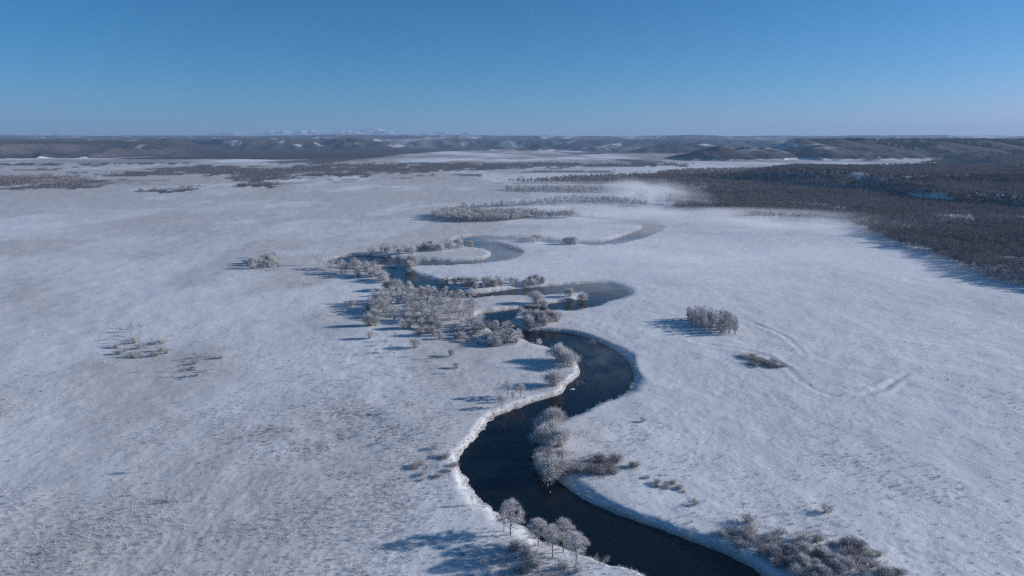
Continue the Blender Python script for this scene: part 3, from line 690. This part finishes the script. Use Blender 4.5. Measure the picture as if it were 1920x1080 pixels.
cluster('thicket_tree', 'frosted_tree', [(895,600),(930,620),(980,638),(960,650),(900,640),(870,622)], 15, (18, 30), "frosted tree on the bank of the narrow bend", 'tree', 'trees on the bank of the narrow bend')
cluster('frost_tree', 'frosted_tree', [(752,550),(800,558),(870,563),(890,566),(880,570),(800,564),(755,556)], 16, (20, 30), "frosted tree in the row against dark water", 'tree', 'row of trees against the dark water')
cluster('shrub', 'frosted_shrub', [(700,512),(722,525),(745,545),(760,556),(735,552),(712,532),(695,518)], 12, (12, 20), "frosted shrub on the slanting left bank", 'shrub', 'shrubs on the slanting left bank')
cluster('thicket_tree', 'frosted_tree', [(596,492),(625,500),(660,506),(705,508),(715,515),(680,522),(640,512),(600,500)], 22, (18, 30), "frosted tree round the leftmost river bend", 'tree', 'trees round the leftmost bend')
cluster('shrub', 'frosted_shrub', [(640,478),(700,474),(780,468),(850,460),(900,456),(905,465),(850,468),(790,476),(720,482),(650,482)], 24, (6, 15), "frosted shrub in the row behind the leftmost bend", 'shrub', 'row of shrubs behind the leftmost bend')
cluster('thicket_tree', 'frosted_tree', [(640,477),(700,473),(780,467),(850,459),(890,457),(850,464),(790,472),(720,479)], 18, (11, 20), "ragged tree in the row behind the leftmost bend", 'tree', 'trees in the row behind the leftmost bend')
cluster('willow', 'frosted_willow', [(760,486),(800,486),(802,495),(765,500)], 4, (16, 22), "rounded willow between the leftmost bend's arms", 'shrub', 'willows between the two arms', WILL)
cluster('shrub', 'frosted_shrub', [(640,500),(740,498),(790,500),(780,504),(735,501),(690,503)], 8, (8, 14), "small shrub by the leftmost river arm", 'shrub', 'small shrubs by the leftmost arm')
cluster('shrub', 'frosted_shrub', [(815,529),(860,530),(930,531),(1000,529),(1025,527),(1020,533),(960,539),(900,543),(850,542)], 38, (8, 15), "grey frosted shrub of the belt on the spit", 'shrub', 'belt of shrubs on the spit')
cluster('thicket_tree', 'frosted_tree', [(830,531),(900,531),(1000,529),(1018,528),(960,536),(880,542)], 16, (11, 19), "taller tree of the belt on the spit", 'tree', 'taller trees of the belt on the spit')
cluster('shrub', 'frosted_shrub', [(1000,456),(1090,459),(1088,455),(1000,451)], 10, (9, 14), "frosted shrub on the strip inside the upper loop", 'shrub', 'shrubs inside the upper loop')
cluster('thicket_tree', 'frosted_tree', [(455,490),(500,478),(528,492),(525,505),(495,510),(462,505)], 15, (12, 20), "frosted tree in the lone clump on snow", 'tree', 'lone clump left of the leftmost bend')
cluster('shrub', 'frosted_shrub', [(462,498),(500,484),(526,496),(520,504),(470,508)], 14, (9, 14), "grey shrub in the lone clump on snow", 'shrub', 'shrubs of the lone clump')
cluster('sapling', 'bare_sapling', [(470,505),(530,500),(540,512),(500,520)], 5, (8, 14), "thin sapling below the lone tree clump", 'sapling', 'saplings below the lone clump')
cluster('shrub', 'frosted_shrub', [(965,590),(1000,588),(1040,600),(1080,608),(1085,614),(1040,616),(985,613)], 13, (14, 22), "frosted shrub on the narrow bend's point", 'shrub', 'shrubs on the tip of land in the narrow bend', mind=.3)
cluster('shrub', 'frosted_shrub', [(690,640),(720,600),(700,575),(680,585),(680,620)], 8, (12, 22), "frosted shrub at the thicket's left fringe", 'shrub', 'shrubs at the left fringe of the thicket')
cluster('sapling', 'bare_sapling', [(640,560),(700,570),(700,660),(780,700),(860,680),(850,640),(720,630),(650,610)], 16, (10, 20), "thin sapling on snow below the thicket", 'sapling', 'saplings below the thicket')
# inner bank willows
for px, py, h, lab in ((1048,674,28,'rounded frosted willow on the inner bank, upper left of the overlapping pair'), (1068,686,27,'rounded frosted willow on the inner bank, closest to the water at the bend'),
        (1038,722,28,'dome shaped frosted willow alone in the middle of the inner bank'), (1058,678,24,'small willow squeezed between the two at the bend tip'),
        (1020,801,26,'small frosted willow leaning over the black water beside the big ones'), (1040,796,30,'round frosted willow topping the right bank group'), (1020,828,31,'big frosted willow on the right bank at the river edge'),
        (1050,838,33,'big frosted willow of the right bank group, set back from the water'), (1034,888,37,'largest frosted willow at the lower end of the right bank group'), (1018,866,24,'low frosted willow reaching over the water at the right bank'), (1036,818,27,'frosted willow wedged between the topping one and the big river edge one'), (1014,850,18,'smallest frosted willow at the waterline of the right bank'), (1052,864,20,'low frosted willow behind the largest one'),
        (1060,884,24,'frosted willow joining the largest one to the brown bushes'),
        (893 + 112,568,22,'frosted willow in the middle of the long snowy spit'), (1018,571,14,'low willow beside the larger one on the long snowy spit'), (1068,556,15,'rounded willow near the end of the long snowy spit'), (1092,559,15,'rounded willow at the very end of the long snowy spit')):
    plant('willow', 'frosted_willow', px, py, h, lab, 'shrub', None, WILL, .85)
for px, py, h, lab in ((779,652,17,'stout frosted shrub alone on the snow below the thicket'), (845,668,12,'small frosted shrub right of the stout one on the snow'), (856,690,11,'low frosted shrub alone, halfway to the inner bank'), (660,574,13,'pale shrub at the far left of the thicket shadows'), (1011,641,11,'low frosted shrub on the water edge above the inner bank')):
    plant('shrub', 'frosted_shrub', px, py, h, lab, 'shrub', None, WILL)
for px, py, h, lab in ((976,745,30,'small frosted tree with dark stem on the inner bank'), (952,742,30,'small frosted tree left of its darker stemmed neighbour'), (962,752,20,'low frosted tree between the pair on the inner bank'), (940,764,24,'frosted tree at the lower end of the inner bank group')):
    plant('frost_tree', 'frosted_tree', px, py, h, lab, 'tree', None)
for px, py, h, v_, lab in ((957,1003,62,0,'tall frosted tree on the left bank, alone above the others'), (945,996,42,1,'shorter frosted tree crowded against the tall lone one'), (1010,1022,48,2,'leftmost frosted tree of the near bank trio, with low spreading crown'),
        (1036,1046,56,3,'middle frosted tree of the near bank trio, with dark gaps in its crown'), (1056,1035,58,0,'frosted tree with umbrella crown over black water'), (1080,1063,60,1,'rightmost frosted tree of the near bank, lowest crown and thin trunk'), (930,622,24,2,'frosted tree standing out against the dark narrow bend'), (972,640,26,3,'frosted tree on the point below the narrow bend'),
        (1265,400,12,0,'misty tree in front of the far forest corner'), (1290,404,11,1,'faint tree right of the misty one by the forest corner')):
    plant('frost_tree', 'frosted_tree', px, py, h, lab, 'tree', None, var=v_)
# bushes
cluster('bush', 'brown_bush', [(1062,872),(1110,862),(1160,862),(1205,872),(1195,885),(1160,896),(1120,892),(1075,888)], 26, (9, 15), "brown bush beside the right bank willows", 'bush', 'brown bushes beside the right bank willows', WILL)
cluster('bush', 'brown_bush', [(1340,1000),(1390,992),(1440,995),(1500,1000),(1545,1012),(1600,1018),(1650,1040),(1700,1078),(1620,1090),(1520,1085),(1440,1060),(1390,1035)], 100, (7, 14), "grey brown bush of the lower right thicket", 'bush', 'bushes of the lower right bank thicket', WILL)
cluster('shrub', 'frosted_shrub', [(1440,1040),(1500,1035),(1560,1045),(1600,1070),(1540,1095),(1460,1075)], 34, (11, 20), "taller frosted shrub inside the lower right thicket", 'shrub', 'shrubs inside the lower right thicket')
for px, py, h, lab in ((1402,981,16,'brown bush just above the lower right thicket'), (1549,961,12,'lone brown bush on smooth snow above the lower right thicket'), (1303,947,8,'flat brown bush on the snow left of the lower right thicket'), (1250,912,8,'small brown bush on rough snow below the willows'),
        (1232,906,8,'tiny brown bush left of another on rough snow'), (1205,790,7,'small brown tuft on the snow right of the river'), (1110,640,9,'reddish brown bush on the outer bank of the narrow bend'), (838,858,9,'flat brown bush beside the sharp left bank corner'), (790,872,9,'brown bush left of the bank corner'),
        (1028,848,14,'brown bush under the big willows'), (815,842,8,'low brown bush above the bank corner')):
    plant('bush', 'brown_bush', px, py, h, lab, 'bush', None, WILL)
# bushes in the bottom of the frame on the left bank
cluster('bush', 'brown_bush', [(930,1000),(960,1020),(1000,1035),(1050,1060),(1100,1075),(1060,1085),(985,1080),(960,1040)], 12, (7, 12), "low bush under the near frosted trees", 'bush', 'bushes under the near frosted trees', WILL)
# lone grove in the right snowfield
cluster('pole_tree', 'slender_tree', [(1287,600),(1310,596),(1350,600),(1385,616),(1380,628),(1340,630),(1310,622)], 110, (19, 28), "slender tree in the lone grove on snow", 'tree', 'lone grove on the right snowfield')
cluster('bush', 'brown_bush', [(1385,668),(1410,668),(1445,676),(1475,690),(1440,692),(1405,684)], 34, (3.5, 6), "low bush in the old channel strip", 'bush', 'strip of low bushes beside the old channel', WILL, .5)
# left snowfield saplings
cluster('sapling', 'bare_sapling', [(205,640),(225,622),(250,610),(290,615),(295,635),(320,650),(318,665),(270,668),(225,660)], 30, (9, 18), "reddish sapling in the scattered left clump", 'sapling', 'scattered clump on the left snowfield')
cluster('bush', 'brown_bush', [(205,640),(235,632),(300,636),(322,650),(318,664),(270,672),(222,668)], 15, (5, 11), "brown bush in the scattered left clump", 'bush', 'bushes in the left snowfield clump', WILL)
cluster('sapling', 'bare_sapling', [(335,695),(350,675),(400,662),(428,672),(420,695),(390,715),(345,712)], 17, (9, 17), "bare sapling in the smaller left clump", 'sapling', 'smaller clump on the left snowfield')
cluster('sapling', 'bare_sapling', [(520,660),(700,650),(880,690),(870,780),(640,770),(540,720)], 24, (6, 12), "tiny sapling on the middle left snow", 'sapling', 'tiny saplings scattered on the middle left snow')
cluster('bush', 'brown_bush', [(335,695),(360,680),(425,668),(428,690),(390,712),(345,712)], 10, (4, 8), "low bush in the smaller left clump", 'bush', 'low bushes of the smaller left clump', WILL)
cluster('bush', 'brown_bush', [(765,852),(850,850),(858,885),(800,905),(760,885)], 12, (4, 7), "flat bush left of the sharp bank corner", 'bush', 'flat bushes left of the sharp bank corner', WILL, .6)
cluster('bush', 'brown_bush', [(1200,890),(1260,900),(1330,925),(1300,950),(1230,925)], 9, (3, 6), "tiny bush on rough snow above the river", 'bush', 'tiny bushes on rough snow', WILL, .7)
cluster('thicket_tree', 'frosted_tree', [(600,420),(690,418),(720,432),(640,450),(600,440)], 14, (5, 9), "tiny tree on the plain behind the bends", 'tree', 'tiny trees on the plain behind the bends')
for px, py, h, lab in ((259,886,20,'lone pale tree with a long two part shadow on the left snow'), (360,940,24,'lone pale tree nearest the bottom left, casting a ribbed shadow')):
    plant('thicket_tree', 'frosted_tree', px, py, h, lab, 'tree', None, var=6)
for px, py, h, lab in ((318,823,12,'small bare sapling on the empty left snow'), (278,697,12,'sapling by itself under the scattered clump'),
        (355,752,10,'tiny lone sapling on the left snow'), (605,532,16,'thin forked sapling left of the thicket'), (768,775,26,'reddish bare sapling left of the inner bank'), (780,655,18,'stout sapling on the snow below the thicket'), (705,665,14,'sapling beside a dark fallen log'),
        (1067,486,10,'single bare sapling in the misty right snow'), (850,700,14,'sapling between the thicket and the inner bank'), (1128,1064,26,'bare dead sapling standing at the near bank'), (205,690,8,'short sapling at the left of the field'), (70,695,7,'tiny sapling near the left edge of the snow'), (545,690,9,'short sapling in the middle of the left snowfield'), (890,945,22,'leafless stick of a tree on the left bank')):
    plant('sapling', 'bare_sapling', px, py, h, lab, 'sapling', None)

# ------------------------------------------------------------------ reeds, tussocks, rimed bank grass
tufts = [tuft_mesh('reed_tuft', 300 + k, .8, 16, M['reed'], .022, .9) for k in range(3)]
dark = [tuft_mesh('sedge_tuft', 310 + k, .7, 18, M['darkreed'], .022, .8) for k in range(3)]
rime = [tuft_mesh('rimed_grass', 320 + k, .8, 22, M['rime'], .03, 1.0) for k in range(3)]
def field_points(n, ymin, ymax, fn):
    u = rng.uniform(-.86, .86, n); k = rng.random(n); y = np.exp(np.log(ymin) + k * (np.log(ymax) - np.log(ymin))); x = u * y
    p = fn(x, y); m_ = rng.random(n) < p; return x[m_], y[m_]
def reed_prob(x, y):
    px, py = topx(x, y)
    p = 0.03 + .45 * sstep(.52, .68, fbm(x, y, 35, 4, 401)) * np.where(px < 900, 1, .45)
    p += .9 * np.exp(-((px - 620) / 150) ** 2 - ((py - 790) / 70) ** 2) * sstep(.42, .6, fbm(x, y, 9, 3, 403))
    p += 1.0 * np.exp(-((px - 960) / 80) ** 2 - ((py - 1050) / 50) ** 2) + .5 * np.exp(-((px - 830) / 60) ** 2 - ((py - 880) / 50) ** 2)
    p += .5 * np.exp(-((px - 1150) / 110) ** 2 - ((py - 840) / 60) ** 2) * sstep(.4, .6, fbm(x, y, 5, 3, 404))
    p = np.where((px > 1200) & (py < 850), p * .35, p)
    return np.clip(p, 0, 1)
x, y = field_points(150000, 110, 620, reed_prob); sd = river_sd(x, y); k = sd > 1.5; x, y, sd = x[k], y[k], sd[k]
scatter('reeds', x, y, ground_z(x, y, sd), rng.uniform(.4, 1.3, len(x)), tufts, 'frosted reeds and grass tufts poking through the snow', 'reeds')
def dark_prob(x, y):
    px, py = topx(x, y)
    p = .004 + .9 * np.exp(-((px - 500) / 60) ** 2 - ((py - 830) / 28) ** 2) * sstep(.5, .62, fbm(x, y, 7, 3, 411))
    p += 1.0 * np.exp(-((px - 640) / 150) ** 2 - ((py - 810) / 75) ** 2) * sstep(.50, .62, fbm(x, y, 8, 3, 413))
    p += .5 * np.exp(-((px - 1180) / 90) ** 2 - ((py - 850) / 45) ** 2) * sstep(.5, .62, fbm(x, y, 6, 3, 415))
    p += .5 * np.exp(-((px - 1020) / 90) ** 2 - ((py - 1070) / 30) ** 2)
    p += .06 * np.exp(-((px - 660) / 200) ** 2 - ((py - 800) / 160) ** 2) + .05 * sstep(.55, .7, fbm(x, y, 30, 3, 419)) * (px < 900)
    k = (y > 180) & (y < 520) & (x > 30)
    d = np.full(len(x), 99.0); d[k] = seg_dist(x[k], y[k], SA, SB)
    p += .30 * np.exp(-(d / 1.6) ** 2) * sstep(.45, .6, fbm(x, y, 16, 3, 417))
    return np.clip(p, 0, 1)
x, y = field_points(110000, 115, 560, dark_prob); sd = river_sd(x, y); k = sd > 1.5; x, y, sd = x[k], y[k], sd[k]
scatter('sedges', x, y, ground_z(x, y, sd), rng.uniform(.4, 1.1, len(x)), dark, 'dark sedge tufts dotted over the snow', 'sedges')
# rimed grass along the water's edge
pts = []
for W in (WL, WR):
    L = np.linalg.norm(np.diff(W, axis=0), axis=1); cum = np.concatenate([[0], np.cumsum(L)])
    t = rng.uniform(0, cum[-1], 11000 if W is WL else 6000)
    q = np.stack([np.interp(t, cum, W[:, 0]), np.interp(t, cum, W[:, 1])], 1); pts.append(q + rng.normal(0, 1.3, q.shape))
q = np.concatenate(pts); sd = river_sd(q[:, 0], q[:, 1]); k = (sd > .4) & (sd < 4) & (q[:, 1] < 720) & (q[:, 1] > 100); q, sd = q[k], sd[k]
scatter('rimed_grass', q[:, 0], q[:, 1], ground_z(q[:, 0], q[:, 1], sd), rng.uniform(.4, 1.2, len(q)), rime, 'white rimed grass fringing the river banks', 'grass')

# ------------------------------------------------------------------ small things in and by the river
def lump(name, px, py, sx, sy, sz, label, cat, mat, z=WZ, seed=1, group=None):
    R_ = random.Random(seed); V_ = []; Fc = []; n = 9; rings = ((1.0, -.15), (1.02, .12), (.8, .55), (.4, .9))
    for r, h in rings:
        for k in range(n):
            a = 6.283 * k / n; rr = r * (1 + .22 * math.sin(2 * a + seed) + R_.uniform(-.1, .1)); V_.append((math.cos(a) * rr * sx, math.sin(a) * rr * sy, h * sz))
    V_.append((0, 0, sz))
    for j in range(3):
        for k in range(n): Fc.append((j * n + k, j * n + (k + 1) % n, (j + 1) * n + (k + 1) % n, (j + 1) * n + k))
    for k in range(n): Fc.append((3 * n + k, 3 * n + (k + 1) % n, 4 * n))
    me = mesh_from(name, V_, Fc, mat); me.polygons.foreach_set('use_smooth', [True] * len(me.polygons))
    o = bpy.data.objects.new(name, me); COL.objects.link(o); x, y = at(px, py, z); o.location = (float(x), float(y), z)
    o['label'] = label; o['category'] = cat
    if group: o['group'] = group
    return o
lump('ice_floe', 1073, 730, .95, .75, .25, 'small white snow topped ice floe just off the inner bank', 'ice floe', M['ice'])
lump('ice_chunk', 1027, 901, .22, .2, .15, 'small ice chunk in black water below the largest willow', 'ice', M['ice'], seed=3)
lump('ice_chunk', 1031, 923, .22, .2, .15, 'small ice chunk farther out than the other one, in black water', 'ice', M['ice'], seed=4)
def branchy(name, px, py, z, segs, label, cat, mat, rz=0):
    g = Geo()
    for p, q, r0, r1 in segs: g.tube(p, q, r0, r1, 5)
    me = mesh_from(name, g.V, g.F, mat); o = bpy.data.objects.new(name, me); COL.objects.link(o)
    x, y = at(px, py, z); o.location = (float(x), float(y), z); o.rotation_euler = (0, 0, rz); o['label'] = label; o['category'] = cat; return o
branchy('fallen_branch', 1084, 722, WZ, [((-.6,0,-.3),(0,0,.9),.09,.07),((0,0,.9),(.9,.1,1.5),.07,.05),((.9,.1,1.5),(1.6,0,1.1),.05,.03),((.9,.1,1.5),(1.2,.3,2.1),.04,.02),((0,0,.9),(-.4,.2,1.8),.05,.03),((1.6,0,1.1),(2.6,0,.3),.04,.03),((1.6,0,1.1),(2.2,.3,1.5),.03,.02)],
        'frosted branch sticking out of the river off the inner bank', 'branch', M['frost'])
branchy('leaning_pole', 928, 782, -.6, [((0,0,-.5),(-.9,0,1.6),.10,.07),((-.9,0,1.6),(-1.4,0,2.6),.07,.04),((-.5,0,.7),(-.2,.2,1.8),.05,.03)], 'dark leaning dead pole on the lit bank corner', 'pole', M['wood'])
branchy('fallen_log', 704, 664, .2, [((-1.6,0,.1),(0,.1,.75),.16,.2),((0,.1,.75),(1.8,-.1,.1),.2,.16),((0,.1,.75),(.6,.4,1.6),.08,.04)], 'dark arched fallen log on the snow below the thicket', 'log', M['wood'])

# ------------------------------------------------------------------ air and river steam
def box(name, x0, x1, y0, y1, z0, z1):
    V_ = [(x, y, z) for x in (x0, x1) for y in (y0, y1) for z in (z0, z1)]
    Fc = [(0, 1, 3, 2), (4, 6, 7, 5), (0, 4, 5, 1), (2, 3, 7, 6), (0, 2, 6, 4), (1, 5, 7, 3)]
    me = bpy.data.meshes.new(name); me.from_pydata(V_, [], Fc); me.update(); o = bpy.data.objects.new(name, me); COL.objects.link(o); return o
hz = box('haze', -40000, 40000, -2000, 31000, -5, 640)
hm = bpy.data.materials.new('haze'); hm.use_nodes = True; t = hm.node_tree; t.nodes.clear()
pv = N(t, 'ShaderNodeVolumePrincipled'); pv.inputs['Color'].default_value = (0.42, 0.62, 0.85, 1); pv.inputs['Density'].default_value = 5.0e-5; pv.inputs['Anisotropy'].default_value = 0.1
out = N(t, 'ShaderNodeOutputMaterial'); t.links.new(pv.outputs[0], out.inputs['Volume']); hz.data.materials.append(hm)
hz['kind'] = 'stuff'; hz['label'] = 'thin blue air between the camera and the far hills'; hz['category'] = 'haze'

def mist_material(dens, nscale, thr=0.42, seed=0.0):
    m = bpy.data.materials.new('river_steam'); m.use_nodes = True; t = m.node_tree; t.nodes.clear()
    tc = N(t, 'ShaderNodeTexCoord'); g = N(t, 'ShaderNodeNewGeometry')
    ln = N(t, 'ShaderNodeVectorMath', operation='LENGTH'); t.links.new(tc.outputs['Object'], ln.inputs[0])
    fall = mapr(t, ln.outputs['Value'], 0.15, 1.0, 1.0, 0.0)
    mp = N(t, 'ShaderNodeMapping'); t.links.new(tc.outputs['Object'], mp.inputs[0]); mp.inputs['Location'].default_value = (seed, seed, 0); mp.inputs['Scale'].default_value = (nscale, nscale, 1.2)
    n = mapr(t, noise(t, mp.outputs[0], 1.0, 3, 0.6, 0.4), thr, thr + .28)
    d = math_(t, 'MULTIPLY', math_(t, 'MULTIPLY', math_(t, 'POWER', fall, 1.4), n), dens)
    pv = N(t, 'ShaderNodeVolumePrincipled'); pv.inputs['Color'].default_value = (0.97, 0.98, 1.0, 1); pv.inputs['Anisotropy'].default_value = 0.0
    t.links.new(d, pv.inputs['Density']); out = N(t, 'ShaderNodeOutputMaterial'); t.links.new(pv.outputs[0], out.inputs['Volume'])
    return m
def mist(px, py, rx, ry, rz, dens, label, ns=3.0, thr=.42, seed=0.0, z=1.0, rot=0.0):
    V_ = []; Fc = []; n, m_ = 20, 10
    for j in range(1, m_):
        for k in range(n):
            a, b = 6.2832 * k / n, math.pi * j / m_; V_.append((math.sin(b) * math.cos(a), math.sin(b) * math.sin(a), math.cos(b)))
    V_ += [(0, 0, 1), (0, 0, -1)]
    for j in range(m_ - 2):
        for k in range(n): Fc.append((j * n + k, (j + 1) * n + k, (j + 1) * n + (k + 1) % n, j * n + (k + 1) % n))
    for k in range(n): Fc.append((k, (k + 1) % n, len(V_) - 2)); Fc.append(((m_ - 2) * n + (k + 1) % n, (m_ - 2) * n + k, len(V_) - 1))
    me = bpy.data.meshes.new('river_steam'); me.from_pydata(V_, [], Fc); me.update(); me.materials.append(mist_material(dens, ns, thr, seed))
    o = bpy.data.objects.new('river_steam', me); COL.objects.link(o); x, y = at(px, py, z); o.location = (float(x), float(y), z); o.scale = (rx, ry, rz); o.rotation_euler = (0, 0, rot)
    o['kind'] = 'stuff'; o['label'] = label; o['category'] = 'steam'
mist(1216, 368, 95, 210, 30, 0.0246, 'tallest plume of steam rising where the river leaves the forest', 2.2, .36, 1.3, 4)
mist(1340, 416, 230, 105, 15, 0.1003, 'bank of steam drifting along the forest edge', 2.5, .36, 2.1)
mist(1120, 390, 150, 60, 9, 0.0430, 'steam above the back channel behind the upper bend', 3.5, .38, 3.3)
mist(990, 448, 85, 50, 9, 0.0353, 'steam rolling over the land left inside the upper loop', 3.0, .38, 4.7, 2)
mist(1170, 435, 120, 80, 9, 0.0101, 'steam hanging over the right end of the upper loop', 3.0, .36, 5.2, 1)
mist(880, 476, 75, 45, 7, 0.0168, 'steam over the snowy tongue inside the middle loop', 3.0, .36, 6.1, 1)
mist(1330, 500, 230, 150, 10, 0.0329, 'thin sheet of steam over the right snowfield', 3.0, .34, 7.4, 0)
mist(1140, 540, 60, 40, 6, 0.0194, 'wisps of steam over the right end of the side bend', 3.0, .38, 8.8, -.5)
mist(1130, 680, 28, 45, 4, 0.0196, 'faint wisps on the dark water of the big bend', 3.0, .42, 9.9, -.5)
mist(1540, 434, 170, 75, 13, 0.0350, 'far right tail of the steam along the forest edge', 2.6, .40, 11.3, 0)
mist(1050, 436, 90, 40, 10, 0.0210, 'wisps of steam inside the upper loop', 3.6, .44, 12.9, 0)
